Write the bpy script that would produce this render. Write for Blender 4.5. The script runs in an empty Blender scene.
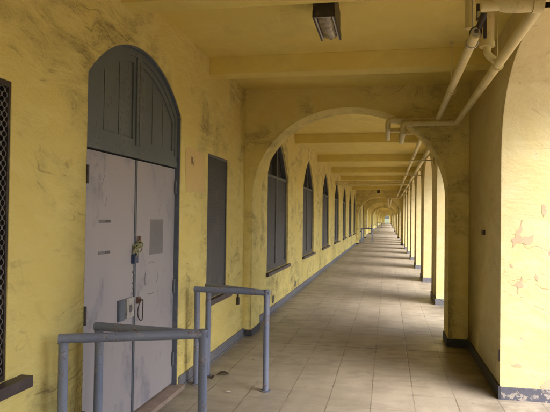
import bpy, bmesh, math, random
from mathutils import Vector, Matrix
random.seed(7)
C = bpy.context
S = C.scene
R = math.radians

# ------------------------------------------------------------------ camera
F_PX, W_PX, H_PX, CAM_H = 575.0, 550.0, 412.0, 1.6
VPX, VPY, ROLL = 388.0, 218.3, 0.009
def cam_axes():
    y = Vector(((VPX-W_PX/2)/F_PX, (VPY-H_PX/2)/F_PX, 1)).normalized()      # world +Y in (right, down, forward)
    up = Vector((math.sin(ROLL), -math.cos(ROLL), 0)); up = (up - y*up.dot(y)).normalized()
    return y.cross(up), y, up
ax, ay, az = cam_axes()
cd = bpy.data.cameras.new('camera'); cam = bpy.data.objects.new('camera', cd); S.collection.objects.link(cam)
right = Vector((ax[0], ay[0], az[0])); down = Vector((ax[1], ay[1], az[1])); fwd = Vector((ax[2], ay[2], az[2]))
m = Matrix((right, -down, -fwd)).transposed().to_4x4(); m.translation = (0, 0, CAM_H)
cam.matrix_world = m
cd.sensor_width = 36; cd.lens = 36*F_PX/W_PX; cd.clip_start = .05; cd.clip_end = 3000
S.camera = cam

# ------------------------------------------------------------------ world, sun, exposure
SUN_EL, SUN_AZ = 52, -35        # azimuth measured from +X towards +Y
w = bpy.data.worlds.new('World'); S.world = w; w.use_nodes = True
nt = w.node_tree; bg = nt.nodes['Background']
sky = nt.nodes.new('ShaderNodeTexSky'); sky.sky_type = 'NISHITA'; sky.sun_disc = False
sky.sun_elevation = R(SUN_EL); sky.sun_rotation = R(90-SUN_AZ); sky.air_density = 1.0; sky.dust_density = 4.0; sky.ozone_density = .6
nt.links.new(sky.outputs[0], bg.inputs[0]); bg.inputs[1].default_value = .15
ld = bpy.data.lights.new('sun', 'SUN'); ld.energy = .85; ld.angle = R(48); ld.color = (1, .97, .92)
sun = bpy.data.objects.new('sun', ld); S.collection.objects.link(sun)
sd = Vector((math.cos(R(SUN_EL))*math.cos(R(SUN_AZ)), math.cos(R(SUN_EL))*math.sin(R(SUN_AZ)), math.sin(R(SUN_EL))))
sun.rotation_euler = sd.to_track_quat('Z', 'Y').to_euler()
S.view_settings.view_transform = 'Standard'; S.view_settings.look = 'None'
S.view_settings.gamma = 1; S.view_settings.use_curve_mapping = False
S.view_settings.exposure = 2.15
S.render.engine = 'CYCLES'
cy = S.cycles
cy.max_bounces = 10; cy.diffuse_bounces = 7; cy.glossy_bounces = 3; cy.transmission_bounces = 4
cy.use_denoising = True; cy.caustics_reflective = False; cy.caustics_refractive = False
cy.use_adaptive_sampling = True; cy.adaptive_threshold = .02

# ------------------------------------------------------------------ materials
class G:
    def __init__(s, name):
        s.m = bpy.data.materials.new(name); s.m.use_nodes = True
        s.t = s.m.node_tree; s.b = s.t.nodes['Principled BSDF']; s.out = s.t.nodes['Material Output']
        s.pos = s.t.nodes.new('ShaderNodeNewGeometry').outputs['Position']
    def n(s, typ, **k):
        nd = s.t.nodes.new(typ)
        for a, b in k.items(): setattr(nd, a, b)
        return nd
    def link(s, a, b): s.t.links.new(a, b)
    def put(s, sock, v):
        if hasattr(v, 'is_output'): s.link(v, sock)
        else: sock.default_value = v
    def math(s, op, a, b=0.0, clamp=False):
        nd = s.n('ShaderNodeMath', operation=op, use_clamp=clamp); s.put(nd.inputs[0], a); s.put(nd.inputs[1], b); return nd.outputs[0]
    def scale(s, vec, v):
        nd = s.n('ShaderNodeMapping'); s.put(nd.inputs['Vector'], vec); nd.inputs['Scale'].default_value = v; return nd.outputs[0]
    def noise(s, vec, sc, det=4, rough=.55, dist=0):
        nd = s.n('ShaderNodeTexNoise'); s.put(nd.inputs['Vector'], vec); nd.inputs['Scale'].default_value = sc
        nd.inputs['Detail'].default_value = det; nd.inputs['Roughness'].default_value = rough; nd.inputs['Distortion'].default_value = dist
        return nd.outputs[0]
    def ramp(s, v, a, b, lo=0., hi=1.):
        nd = s.n('ShaderNodeMapRange', clamp=True, interpolation_type='SMOOTHSTEP'); s.put(nd.inputs[0], v)
        for i, q in enumerate((a, b, lo, hi)): nd.inputs[i+1].default_value = q
        return nd.outputs[0]
    def mix(s, f, a, b, mode='MIX'):
        nd = s.n('ShaderNodeMix', data_type='RGBA', blend_type=mode)
        s.put(nd.inputs[0], f)
        for i, v in ((6, a), (7, b)):
            s.put(nd.inputs[i], v if hasattr(v, 'is_output') else (*v, 1))
        return nd.outputs[2]
    def bump(s, h, dist, strength=1, base=None):
        nd = s.n('ShaderNodeBump'); nd.inputs['Distance'].default_value = dist; nd.inputs['Strength'].default_value = strength
        s.link(h, nd.inputs['Height'])
        if base: s.link(base, nd.inputs['Normal'])
        return nd.outputs[0]
    def done(s, col, rough=.8, nrm=None, metal=0, spec=.5):
        s.put(s.b.inputs['Base Color'], col if hasattr(col, 'is_output') else (*col, 1))
        s.put(s.b.inputs['Roughness'], rough); s.b.inputs['Metallic'].default_value = metal
        s.b.inputs['Specular IOR Level'].default_value = spec
        if nrm: s.link(nrm, s.b.inputs['Normal'])
        return s.m

def plaster(name, base, dark, amount, bump=.011, round_=.012, cracks=True, chips=False):
    g = G(name)
    wn = g.n('ShaderNodeTexNoise'); wn.inputs['Scale'].default_value = 1.6; wn.inputs['Detail'].default_value = 1; g.link(g.pos, wn.inputs['Vector'])
    ad = g.n('ShaderNodeVectorMath', operation='MULTIPLY_ADD'); g.link(wn.outputs['Color'], ad.inputs[0]); ad.inputs[1].default_value = (.32, .32, .32); g.link(g.pos, ad.inputs[2])
    p = ad.outputs[0]
    big = g.noise(p, 1.5, 3, .6)
    mp = g.n('ShaderNodeMapping'); g.link(p, mp.inputs['Vector']); mp.inputs['Rotation'].default_value = (R(28), R(20), 0); mp.inputs['Scale'].default_value = (1.3, .75, 2.3)
    trow = g.noise(mp.outputs[0], 3.4, 5, .66, .2)          # trowel sweeps
    fine = g.noise(g.pos, 42, 3, .65)
    area = g.ramp(big, .40, .62)
    brk = g.math('MULTIPLY', g.ramp(trow, .43, .66), g.ramp(g.noise(mp.outputs[0], 15, 3, .7), .38, .62, .15, 1))
    speck = g.noise(g.pos, 75, 3, .7)
    sm = g.math('MULTIPLY', g.math('MULTIPLY', area, brk), g.ramp(speck, .42, .58, .12, 1))
    rn = g.noise(g.scale(p, (1, .7, 1.9)), 1.35, 3, .55, .1)
    ridge = g.math('MULTIPLY', g.ramp(g.math('ABSOLUTE', g.math('SUBTRACT', rn, .5)), .001, .010, 1, 0), g.math('MULTIPLY', g.ramp(trow, .46, .56), g.ramp(big, .38, .52)))
    soft = g.math('MULTIPLY', g.ramp(big, .42, .70), g.ramp(trow, .36, .60, .25, 1))
    c0 = g.mix(g.ramp(big, .3, .62, 1, 0), base, tuple(x*y for x, y in zip(base, (.97, .93, .82))))
    c1 = g.mix(g.ramp(trow, .54, .30, 0, .4), c0, tuple(min(1, x*y) for x, y in zip(base, (1.08, 1.12, 1.28))))
    c1 = g.mix(g.math('MULTIPLY', soft, amount*.6), c1, dark)
    c = g.mix(g.math('MULTIPLY', sm, amount), c1, dark)
    c = g.mix(g.math('MULTIPLY', ridge, amount*.5), c, dark)  # shadow along the plaster folds, put into the colour
    h = g.math('ADD', trow, g.math('MULTIPLY', fine, .20))
    h = g.math('SUBTRACT', h, g.math('MULTIPLY', ridge, .22))
    if cracks:
        vo = g.n('ShaderNodeTexVoronoi', feature='DISTANCE_TO_EDGE'); vo.inputs['Scale'].default_value = .62; g.link(p, vo.inputs['Vector'])
        cr = g.math('MULTIPLY', g.ramp(vo.outputs['Distance'], 0, .008, 1, 0), g.ramp(trow, .50, .60))
        c = g.mix(g.math('MULTIPLY', cr, .12), c, (.2, .15, .07))
        h = g.math('SUBTRACT', h, g.math('MULTIPLY', cr, .06))
    if chips:
        cn = g.noise(g.pos, 4.2, 5, .62, .3); cm = g.ramp(cn, .685, .70); rim = g.ramp(cn, .665, .69)
        c = g.mix(g.math('MULTIPLY', rim, .35), c, (.72, .66, .48)); c = g.mix(cm, c, g.mix(g.ramp(fine, .4, .6), (.50, .33, .22), (.58, .43, .30)))
        h = g.math('SUBTRACT', h, g.math('MULTIPLY', cm, .25))
    bev = g.n('ShaderNodeBevel', samples=2); bev.inputs['Radius'].default_value = round_
    nb = g.bump(h, bump*3.2, .7, bev.outputs[0])
    return g.done(c, .8, nb, spec=.25)
YEL = (.675, .575, .215)
M = {}
M['plaster'] = plaster('yellow_plaster', YEL, (.19, .145, .065), .72)
M['plaster_pier'] = plaster('yellow_plaster_pier', (.63, .56, .31), (.36, .28, .13), .35, .0035, chips=True)
M['ceiling'] = plaster('yellow_ceiling_paint', (.70, .585, .175), (.42, .33, .11), .3, .0015, .008, False)

def baseboard_mat(name, a, b, lo, hi):
    g = G(name)
    n1 = g.noise(g.pos, 14, 5, .7, .5); n2 = g.noise(g.pos, 60, 3, .6)
    c = g.mix(g.ramp(n1, lo, hi), a, b)
    c = g.mix(g.ramp(n2, .5, .75, 0, .5), c, (.05, .045, .04))
    return g.done(c, .6, g.bump(n1, .004, .6))
M['base'] = baseboard_mat('blue_grey_baseboard', (.135, .14, .17), (.20, .19, .19), .45, .7)
M['base_dark'] = baseboard_mat('dark_baseboard', (.03, .032, .045), (.08, .075, .08), .5, .75)
M['base_worn'] = baseboard_mat('worn_baseboard', (.085, .088, .12), (.33, .30, .27), .52, .60)

def tile_mat():
    g = G('worn_tan_tile')
    sp = g.n('ShaderNodeSeparateXYZ'); g.link(g.pos, sp.inputs[0]); x, y = sp.outputs[0], sp.outputs[1]
    wob = g.math('MULTIPLY', g.math('SUBTRACT', g.noise(g.pos, 5, 3), .5), .018)
    def joint(v, off, pitch, wd):
        q = g.math('DIVIDE', g.math('ADD', g.math('ADD', v, off), wob), pitch)
        f = g.math('FRACT', g.math('ADD', q, 100.5)); d = g.math('MULTIPLY', g.math('ABSOLUTE', g.math('SUBTRACT', f, .5)), pitch)
        return g.ramp(d, wd*.35, wd, 1, 0), g.math('FLOOR', g.math('ADD', q, 100))
    jx, ix = joint(x, .133, .367, .0085); jy, iy = joint(y, -7.2, .455, .0085)
    wear = g.ramp(g.noise(g.pos, 2.2, 4, .6), .36, .62, .25, 1)
    ex = g.ramp(g.math('ABSOLUTE', g.math('ADD', g.math('SUBTRACT', y, 7.2), wob)), .004, .012, 1, 0)
    jj = g.math('MAXIMUM', g.math('MULTIPLY', jx, g.math('MULTIPLY', wear, .62)), g.math('MULTIPLY', g.math('MULTIPLY', jy, wear), .34))
    jj = g.math('MAXIMUM', jj, ex)
    cb = g.n('ShaderNodeCombineXYZ'); g.link(ix, cb.inputs[0]); g.link(iy, cb.inputs[1])
    wn = g.n('ShaderNodeTexWhiteNoise', noise_dimensions='2D'); g.link(cb.outputs[0], wn.inputs[0])
    # dust swept along the walk and across it
    s1 = g.noise(g.scale(g.pos, (1.0, .35, 1)), 2.6, 5, .6, .4)
    s2 = g.noise(g.scale(g.pos, (.7, 1.7, 1)), 3.4, 5, .65, .5)
    sp2 = g.noise(g.pos, 45, 3, .6)
    c = g.mix(g.ramp(wn.outputs[0], 0, 1, 0, .6), (.285, .252, .203), (.335, .300, .245))
    c = g.mix(g.ramp(s1, .40, .68, 0, .6), c, (.42, .38, .315))
    c = g.mix(g.ramp(s2, .48, .68, 0, .30), c, (.155, .13, .10))
    c = g.mix(g.ramp(sp2, .5, .72, 0, .32), c, (.17, .135, .095))
    vo = g.n('ShaderNodeTexVoronoi'); vo.inputs['Scale'].default_value = 4.5; vo.inputs['Randomness'].default_value = 1; g.link(g.pos, vo.inputs['Vector'])
    c = g.mix(g.math('MULTIPLY', g.ramp(vo.outputs['Distance'], .035, .075, 1, 0), g.ramp(s1, .45, .6, 0, .7)), c, (.08, .065, .05))
    c = g.mix(g.math('MULTIPLY', jj, .85), c, (.045, .034, .024))
    edge = g.math('MAXIMUM', g.ramp(x, -1.45, -1.88, 0, 1), g.ramp(x, .55, .95, 0, 1))
    c = g.mix(g.math('MULTIPLY', edge, g.ramp(g.noise(g.pos, 3.5, 4, .65), .35, .6, .15, .6)), c, (.10, .085, .062))
    h = g.math('ADD', g.math('MULTIPLY', jj, -1), g.math('MULTIPLY', sp2, .25))
    h = g.math('ADD', h, g.math('MULTIPLY', wn.outputs[0], .25))
    return g.done(c, g.ramp(s2, .3, .7, .34, .52), g.bump(h, .004, .6), spec=.5)
M['floor'] = tile_mat()

def paint(name, a, b, c_, rough=.5, sc=6, rust=(.16, .08, .04), rusta=.6, stretch=(1, 1, 1), rlo=.62):
    g = G(name)
    p = g.scale(g.pos, stretch)
    n1 = g.noise(p, sc, 5, .6, .6); n2 = g.noise(p, sc*.35, 3, .5, .3); n3 = g.noise(g.pos, sc*7, 4, .6)
    c = g.mix(g.ramp(n2, .35, .65), a, b)
    c = g.mix(g.ramp(n1, .52, .70, 0, .75), c, c_)
    c = g.mix(g.ramp(g.math('ADD', g.math('MULTIPLY', n1, .5), g.math('MULTIPLY', n3, .5)), rlo-.06, rlo+.03, 0, rusta), c, rust)
    return g.done(c, rough, g.bump(n3, .002, .5), spec=.4)
M['leaf_paint'] = paint('mauve_grey_door_paint', (.335, .31, .325), (.295, .28, .305), (.20, .205, .25), .55, 3.2, (.17, .15, .17), .5, (1, 1, .6), .62)
M['jamb'] = paint('blue_grey_frame_paint', (.10, .12, .155), (.085, .10, .13), (.16, .175, .205), .5, 9)
M['transom'] = paint('weathered_transom_wood', (.11, .13, .135), (.09, .105, .115), (.15, .165, .17), .6, 5, (.04, .035, .03), .5, (1, 1, .3), .6)
M['rail'] = paint('blue_grey_rail_paint', (.18, .21, .30), (.15, .18, .27), (.25, .27, .34), .42, 10, (.12, .07, .05), .75, (1, 1, 1), .60)
M['louvre'] = paint('grey_louvre_paint', (.085, .085, .088), (.07, .072, .075), (.11, .112, .118), .6, 7)
M['sill'] = paint('dark_sill_paint', (.055, .042, .045), (.075, .06, .06), (.12, .10, .10), .55, 12)
M['pipe'] = paint('yellow_pipe_paint', (.64, .56, .28), (.58, .50, .24), (.50, .42, .2), .45, 7, (.22, .14, .06), .5, (1, 1, 1), .63)
M['dark_metal'] = paint('dark_bronze_metal', (.028, .022, .018), (.04, .03, .025), (.06, .05, .04), .45, 14)
M['mesh_metal'] = paint('grille_metal', (.10, .10, .105), (.14, .14, .145), (.2, .2, .2), .45, 20)
M['steel'] = G('galvanised_steel').done((.45, .46, .47), .35, metal=.8)
M['trim'] = G('pale_lamp_trim').done((.42, .40, .36), .4)
M['brass'] = paint('tarnished_brass', (.25, .24, .10), (.20, .22, .13), (.35, .33, .2), .4, 60)
M['blue'] = paint('blue_padlock_body', (.02, .035, .10), (.025, .045, .12), (.05, .07, .14), .35, 60)
M['red'] = G('rusty_red').done((.15, .085, .06), .7)
M['white_tin'] = paint('pale_hasp_paint', (.38, .37, .34), (.32, .31, .3), (.2, .2, .22), .45, 40)
M['patch_grey'] = paint('grey_patch_paint', (.17, .165, .18), (.155, .15, .165), (.2, .2, .21), .6, 12)
M['pink'] = paint('bare_pinkish_plaster', (.50, .355, .235), (.54, .40, .26), (.60, .49, .28), .8, 16)
M['pink_yel'] = paint('pinkish_patched_plaster', (.64, .475, .20), (.60, .45, .185), (.62, .42, .22), .8, 7, (.34, .24, .12), .3)
M['soot'] = G('black_scar').done((.10, .095, .10), .8)
M['brick'] = paint('worn_brick_threshold', (.27, .20, .165), (.23, .18, .15), (.40, .34, .29), .7, 14)
M['concrete'] = paint('outer_paving', (.42, .36, .30), (.48, .42, .35), (.36, .31, .26), .8, 2)
M['pinkpave'] = paint('pink_worn_paving', (.36, .25, .20), (.40, .29, .23), (.29, .21, .17), .8, 4)
M['leafdry'] = G('dry_leaf').done((.045, .03, .02), .8)
M['bark'] = paint('bark', (.10, .075, .05), (.07, .055, .04), (.13, .1, .08), .9, 8)
M['roof'] = paint('roof_tile_clay', (.34, .15, .08), (.28, .12, .07), (.4, .2, .12), .8, 6)
def glass():
    g = G('dark_room_glass'); n = g.noise(g.pos, 3, 2)
    return g.done(g.mix(n, (.008, .008, .010), (.02, .019, .02)), g.ramp(g.noise(g.pos, 9, 3), .3, .7, .4, .6), g.bump(n, .01, .2), spec=.1)  # opaque pane: darkness of the unlit rooms behind is put into its colour
M['glass'] = glass()
def lens():
    g = G('frosted_lamp_glass'); n = g.noise(g.pos, 22, 3)
    return g.done(g.mix(g.ramp(n, .4, .6), (.16, .14, .10), (.30, .25, .18)), .25, g.bump(n, .01, .4))
M['lens'] = lens()
def foliage(name, a, b):
    g = G(name); n = g.noise(g.pos, 1.4, 3); n2 = g.noise(g.pos, 9, 2)
    c = g.mix(g.ramp(n, .35, .65), a, b); c = g.mix(g.ramp(n2, .4, .7, 0, .4), c, (.11, .12, .04)); return g.done(c, .6)
M['leaf'] = foliage('green_foliage', (.04, .075, .025), (.07, .11, .035))
M['leaf2'] = foliage('grey_green_foliage', (.075, .10, .05), (.10, .13, .07))
def lawn():
    g = G('lawn_ground'); n = g.noise(g.pos, .4, 6, .6); n2 = g.noise(g.pos, 12, 4)
    c = g.mix(g.ramp(n, .35, .65), (.07, .10, .03), (.13, .13, .055)); c = g.mix(g.ramp(n2, .4, .7, 0, .5), c, (.16, .14, .08))
    return g.done(c, .95, g.bump(n2, .03, .6))
M['lawn'] = lawn()

# ------------------------------------------------------------------ mesh helpers
class MB:
    def __init__(s): s.v = []; s.f = []; s.smooth = []
    def quad(s, *p, sm=False, out=None):
        if out is not None:
            nn = Vector((0, 0, 0)); q = [Vector(x) for x in p]
            for k in range(1, len(q)-1): nn += (q[k]-q[0]).cross(q[k+1]-q[0])
            if nn.dot(Vector(out)) < 0: p = p[::-1]
        i = len(s.v); s.v += [tuple(q) for q in p]; s.f.append(tuple(range(i, i+len(p)))); s.smooth.append(sm)
    def box(s, x0, x1, y0, y1, z0, z1):
        i = len(s.v)
        s.v += [(x, y, z) for z in (z0, z1) for y in (y0, y1) for x in (x0, x1)]
        for f in ((0, 2, 3, 1), (4, 5, 7, 6), (0, 1, 5, 4), (2, 6, 7, 3), (0, 4, 6, 2), (1, 3, 7, 5)):
            s.f.append(tuple(i+k for k in f)); s.smooth.append(False)
        return s
    def obox(s, c, u, v, w_, hu, hv, hw):
        c = Vector(c); i = len(s.v)
        for k in (-1, 1):
            for j in (-1, 1):
                for l in (-1, 1): s.v.append(tuple(c+u*hu*l+v*hv*j+w_*hw*k))
        for f in ((0, 2, 3, 1), (4, 5, 7, 6), (0, 1, 5, 4), (2, 6, 7, 3), (0, 4, 6, 2), (1, 3, 7, 5)):
            s.f.append(tuple(i+k for k in f)); s.smooth.append(False)
    def ring_tube(s, rings, closed=False, cap=True):
        n = len(rings[0]); i = len(s.v)
        for r in rings: s.v += [tuple(p) for p in r]
        m_ = len(rings)
        for a in range(m_ if closed else m_-1):
            b = (a+1) % m_
            for k in range(n):
                l = (k+1) % n
                s.f.append((i+a*n+k, i+a*n+l, i+b*n+l, i+b*n+k)); s.smooth.append(True)
        if cap and not closed:
            s.f.append(tuple(i+k for k in range(n))[::-1]); s.f.append(tuple(i+(m_-1)*n+k for k in range(n))); s.smooth += [False, False]
    def cyl(s, a, b, r, r2=None, n=16):
        a, b = Vector(a), Vector(b); d = (b-a).normalized()
        u = d.orthogonal().normalized(); v = d.cross(u); r2 = r if r2 is None else r2
        s.ring_tube([[a+(u*math.cos(t)+v*math.sin(t))*r for t in [2*math.pi*k/n for k in range(n)]],
                     [b+(u*math.cos(t)+v*math.sin(t))*r2 for t in [2*math.pi*k/n for k in range(n)]]])
        return s
    def tube(s, pts, r, n=14, bend=None, closed=False):
        """pipe along pts, corners rounded by radius bend"""
        P = [Vector(p) for p in pts]; Q = []
        if bend and not closed:
            Q.append(P[0])
            for k in range(1, len(P)-1):
                a, b, c = P[k-1], P[k], P[k+1]; u = (a-b).normalized(); v = (c-b).normalized()
                e = min(bend, (a-b).length*.49, (c-b).length*.49)
                for t in [j/6 for j in range(7)]:
                    Q.append((b+u*e)*(1-t)**2 + b*2*t*(1-t) + (b+v*e)*t*t)
            Q.append(P[-1])
        else: Q = P
        rings = []; nrm = None
        for k, p in enumerate(Q):
            if closed: d = (Q[(k+1) % len(Q)]-Q[k-1]).normalized()
            elif k == 0: d = (Q[1]-Q[0]).normalized()
            elif k == len(Q)-1: d = (Q[-1]-Q[-2]).normalized()
            else: d = ((Q[k+1]-p).normalized()+(p-Q[k-1]).normalized()).normalized()
            nrm = d.orthogonal() if nrm is None else nrm-d*nrm.dot(d)
            nrm.normalize(); v = d.cross(nrm)
            rings.append([p+(nrm*math.cos(t)+v*math.sin(t))*r for t in [2*math.pi*j/n for j in range(n)]])
        s.ring_tube(rings, closed); return s
    def ball(s, c, r, n=10, sc=(1, 1, 1)):
        c = Vector(c)
        s.ring_tube([[c+Vector((math.cos(t)*math.sin(ph)*sc[0], math.sin(t)*math.sin(ph)*sc[1], math.cos(ph)*sc[2]))*r
                      for t in [2*math.pi*k/n for k in range(n)]] for ph in [math.pi*(j+.02)/(n*.5+.04) for j in range(n//2+1)]]); return s
    def strip(s, us, fb, ft, w0, w1, axis, caps=(True, True), back=True, bottom=True, top=True):
        """solid between curves fb(u) and ft(u), from w0 (front) to w1; axis 'Y': u is Y, w is X; axis 'X': u is X, w is Y"""
        mp = (lambda u, w_, z: (w_, u, z)) if axis == 'Y' else (lambda u, w_, z: (u, w_, z))
        sw = 1 if w0 > w1 else -1
        D = (lambda u, w_, z: (w_, u, z)) if axis == 'Y' else (lambda u, w_, z: (u, w_, z))
        for a, b in zip(us, us[1:]):
            e = 1e-6; ba, bb = fb(a+e), fb(b-e); ta, tb = ft(a+e), ft(b-e)
            s.quad(mp(a, w0, ba), mp(b, w0, bb), mp(b, w0, tb), mp(a, w0, ta), out=D(0, sw, 0))
            if back: s.quad(mp(a, w1, ba), mp(a, w1, ta), mp(b, w1, tb), mp(b, w1, bb), out=D(0, -sw, 0))
            if bottom: s.quad(mp(a, w0, ba), mp(a, w1, ba), mp(b, w1, bb), mp(b, w0, bb), out=(0, 0, -1))
            if top: s.quad(mp(a, w0, ta), mp(b, w0, tb), mp(b, w1, tb), mp(a, w1, ta), out=(0, 0, 1))
        for on_, u, sg in ((caps[0], us[0], 1e-6), (caps[1], us[-1], -1e-6)):
            if on_: s.quad(mp(u, w0, fb(u+sg)), mp(u, w0, ft(u+sg)), mp(u, w1, ft(u+sg)), mp(u, w1, fb(u+sg)), out=D(-1 if sg > 0 else 1, 0, 0))
    def build(s, name, mat, parent=None, loc=None, merge=True, recalc=True):
        me = bpy.data.meshes.new(name); me.from_pydata(s.v, [], s.f)
        for p, q in zip(me.polygons, s.smooth): p.use_smooth = q
        if recalc:
            bm = bmesh.new(); bm.from_mesh(me)
            if merge: bmesh.ops.remove_doubles(bm, verts=bm.verts, dist=1e-5)
            if recalc != 'keep': bmesh.ops.recalc_face_normals(bm, faces=bm.faces)
            bm.to_mesh(me); bm.free()
            me.polygons.foreach_set('use_smooth', [True]*len(me.polygons)); me.set_sharp_from_angle(angle=R(32))
        me.materials.append(mat); me.update()
        o = bpy.data.objects.new(name, me); S.collection.objects.link(o)
        if parent: o.parent = parent
        if loc: o.location = loc
        return o
def tag(o, label=None, cat=None, group=None, kind=None):
    for k, v in (('label', label), ('category', cat), ('group', group), ('kind', kind)):
        if v: o[k] = v
    if cat: o['kind'] = 'thing'
    return o
def empty(name, loc=(0, 0, 0), rz=0):
    o = bpy.data.objects.new(name, None); S.collection.objects.link(o); o.location = loc; o.rotation_euler = (0, 0, rz); o.empty_display_size = .2
    return o
KIDS = {}
def kids(o): return [c for c in bpy.data.objects if c.parent == o]
def copy_tree(o, parent=None, ch=None):
    c = o.copy(); S.collection.objects.link(c)
    if parent: c.parent = parent
    for k in kids(o): copy_tree(k, c)
    return c
def lin(a, b, n): return [a+(b-a)*i/n for i in range(n+1)]
ORD = ['first', 'second', 'third', 'fourth', 'fifth', 'sixth', 'seventh', 'eighth', 'ninth', 'tenth']

# ------------------------------------------------------------------ layout numbers (metres, camera at x=0 y=0)
WX = -1.90                 # face of the building wall
CZ = 3.31                  # ceiling
PITCH = 3.94
Y_END, Y_BACK = 196.6, -13.75
def seg_arch(c, hw, zs, rise):
    r = (hw*hw+rise*rise)/(2*rise); zc = zs+rise-r
    return lambda u: zc+math.sqrt(max(0, r*r-(u-c)**2))

# ------------------------------------------------------------------ ground, paving, floor, ceiling
b = MB(); b.quad((-900, -900, -.16), (900, -900, -.16), (900, 1500, -.16), (-900, 1500, -.16))
tag(b.build('ground', M['lawn']), kind='structure')
b = MB(); b.box(-2.3, 1.72, Y_BACK-3, Y_END+1.2, -.15, 0)
tag(b.build('floor', M['floor']), kind='structure')
b = MB(); b.box(1.72, 6.2, Y_BACK-3, Y_END+1.2, -.155, -.03)
tag(b.build('pavement', M['pinkpave']), kind='structure')
b = MB(); b.box(-2.6, 1.75, Y_BACK-.5, Y_END+.5, CZ, CZ+.3)
tag(b.build('ceiling', M['ceiling']), kind='structure')

# ------------------------------------------------------------------ building wall with its openings
D_C, D_HW, D_ZS, D_RISE = 4.23, .85, 2.52, .38             # door
W_HW, W_ZS, W_RISE, W_Z0 = .98, 2.31, .68, .70             # arched windows
L_HW, L_Z0, L_Z1 = .385, .70, 2.275                        # rectangular louvred window
wall = empty('building_wall', (WX, 0, 0)); tag(wall, 'long stained yellow plaster wall with doors and louvred windows', 'wall')
ARCHES = [7.53, 35.1, 46.9, 58.7, 70.5, 94.2, 106.0, 129.6, 141.4, 165.1, 176.9]
DOORS = [D_C, 38.75, 61.6, 97.2]
def gothic(c, hw, zs, rise):
    return lambda u: zs+rise*(1-abs((u-c)/hw)**1.6)
openings = []                                               # (y0, y1, z0, top(u), kind)
for dc in DOORS: openings.append((dc-D_HW, dc+D_HW, 0, seg_arch(dc, D_HW, D_ZS, D_RISE), 'door', dc))
rect = [(2.235, 'grille'), (6.29, 'louvre')]
for dc in DOORS[1:]: rect += [(dc+2.06, 'louvre')]
for yc, kd in rect: openings.append((yc-L_HW, yc+L_HW, L_Z0 if kd == 'louvre' else .75, (lambda u: L_Z1), kd, yc))
win_y = [10.01+PITCH*k for k in range(50)] + [-1.3, -5.24, -9.18]
wins = []
for yc in win_y:
    if yc+W_HW > Y_END-.5: continue
    if any(yc-W_HW-.15 < a+.6 and yc+W_HW+.15 > a-.05 for a in ARCHES): continue
    if any(yc-W_HW-.15 < o[1] and yc+W_HW+.15 > o[0] for o in openings): continue
    openings.append((yc-W_HW, yc+W_HW, W_Z0, gothic(yc, W_HW, W_ZS, W_RISE), 'window', yc)); wins.append(yc)
openings.sort()
b = MB(); y = Y_BACK; TW = .34
T = lambda u: CZ; B0 = lambda u: 0
for (y0, y1, z0, top, kd, yc) in openings:
    b.strip([y, y0], B0, T, 0, -TW, 'Y', (False, False), top=False, bottom=False)
    b.quad((0, y0, z0), (0, y0, top(y0+1e-6)), (-TW, y0, top(y0+1e-6)), (-TW, y0, z0), out=(0, 1, 0))
    if z0 > 0: b.strip([y0, y1], B0, (lambda u: z0), 0, -TW, 'Y', (False, False), bottom=False)
    n = 2 if kd in ('grille', 'louvre') else (24 if y0 < 40 else 10)
    b.strip(lin(y0, y1, n), top, T, 0, -TW, 'Y', (False, False), top=False)
    # close the rectangle left open at the side of the arch when the wall piece ends
    y = y1
    b.quad((0, y1, z0), (0, y1, top(y1-1e-6)), (-TW, y1, top(y1-1e-6)), (-TW, y1, z0), out=(0, -1, 0))
b.strip([y, Y_END+.5], B0, T, 0, -TW, 'Y', (False, True), top=False, bottom=False)
b.build('wall_surface', M['plaster'], wall, recalc='keep')
# the building behind the wall: plain upper storey and interior backing so no light leaks
b = MB(); b.box(-TW-.12, -TW-.02, Y_BACK, Y_END+.5, -.1, CZ); b.build('inner_wall', M['plaster'], wall)
b = MB(); b.box(-9, -TW-.3, Y_BACK, Y_END+.5, -.1, 7.2); b.build('upper_storey', M['plaster'], wall)
# baseboard
b = MB(); cuts = sorted([(dc-D_HW-.02, dc+D_HW+.02) for dc in DOORS] + [(a-.015, a+.535) for a in ARCHES]); y = Y_BACK
for c0, c1 in cuts + [(Y_END, Y_END)]:
    b.box(.001, .016, y, c0, .0, .105); b.box(.0165, .03, y, c0, 0, .014); y = c1
b.build('baseboard', M['base'], wall)

# roof
b = MB()
b.quad((1.95, Y_BACK-1, CZ+.3), (1.95, Y_END+1, CZ+.3), (-2.2, Y_END+1, CZ+1.5), (-2.2, Y_BACK-1, CZ+1.5))
b.quad((1.95, Y_BACK-1, CZ+.36), (1.95, Y_END+1, CZ+.36), (-2.2, Y_END+1, CZ+1.56), (-2.2, Y_BACK-1, CZ+1.56))
b.box(1.93, 1.98, Y_BACK-1, Y_END+1, CZ+.24, CZ+.38)
b.build('roof', M['roof'], wall).location = (-WX, 0, 0)
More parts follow.
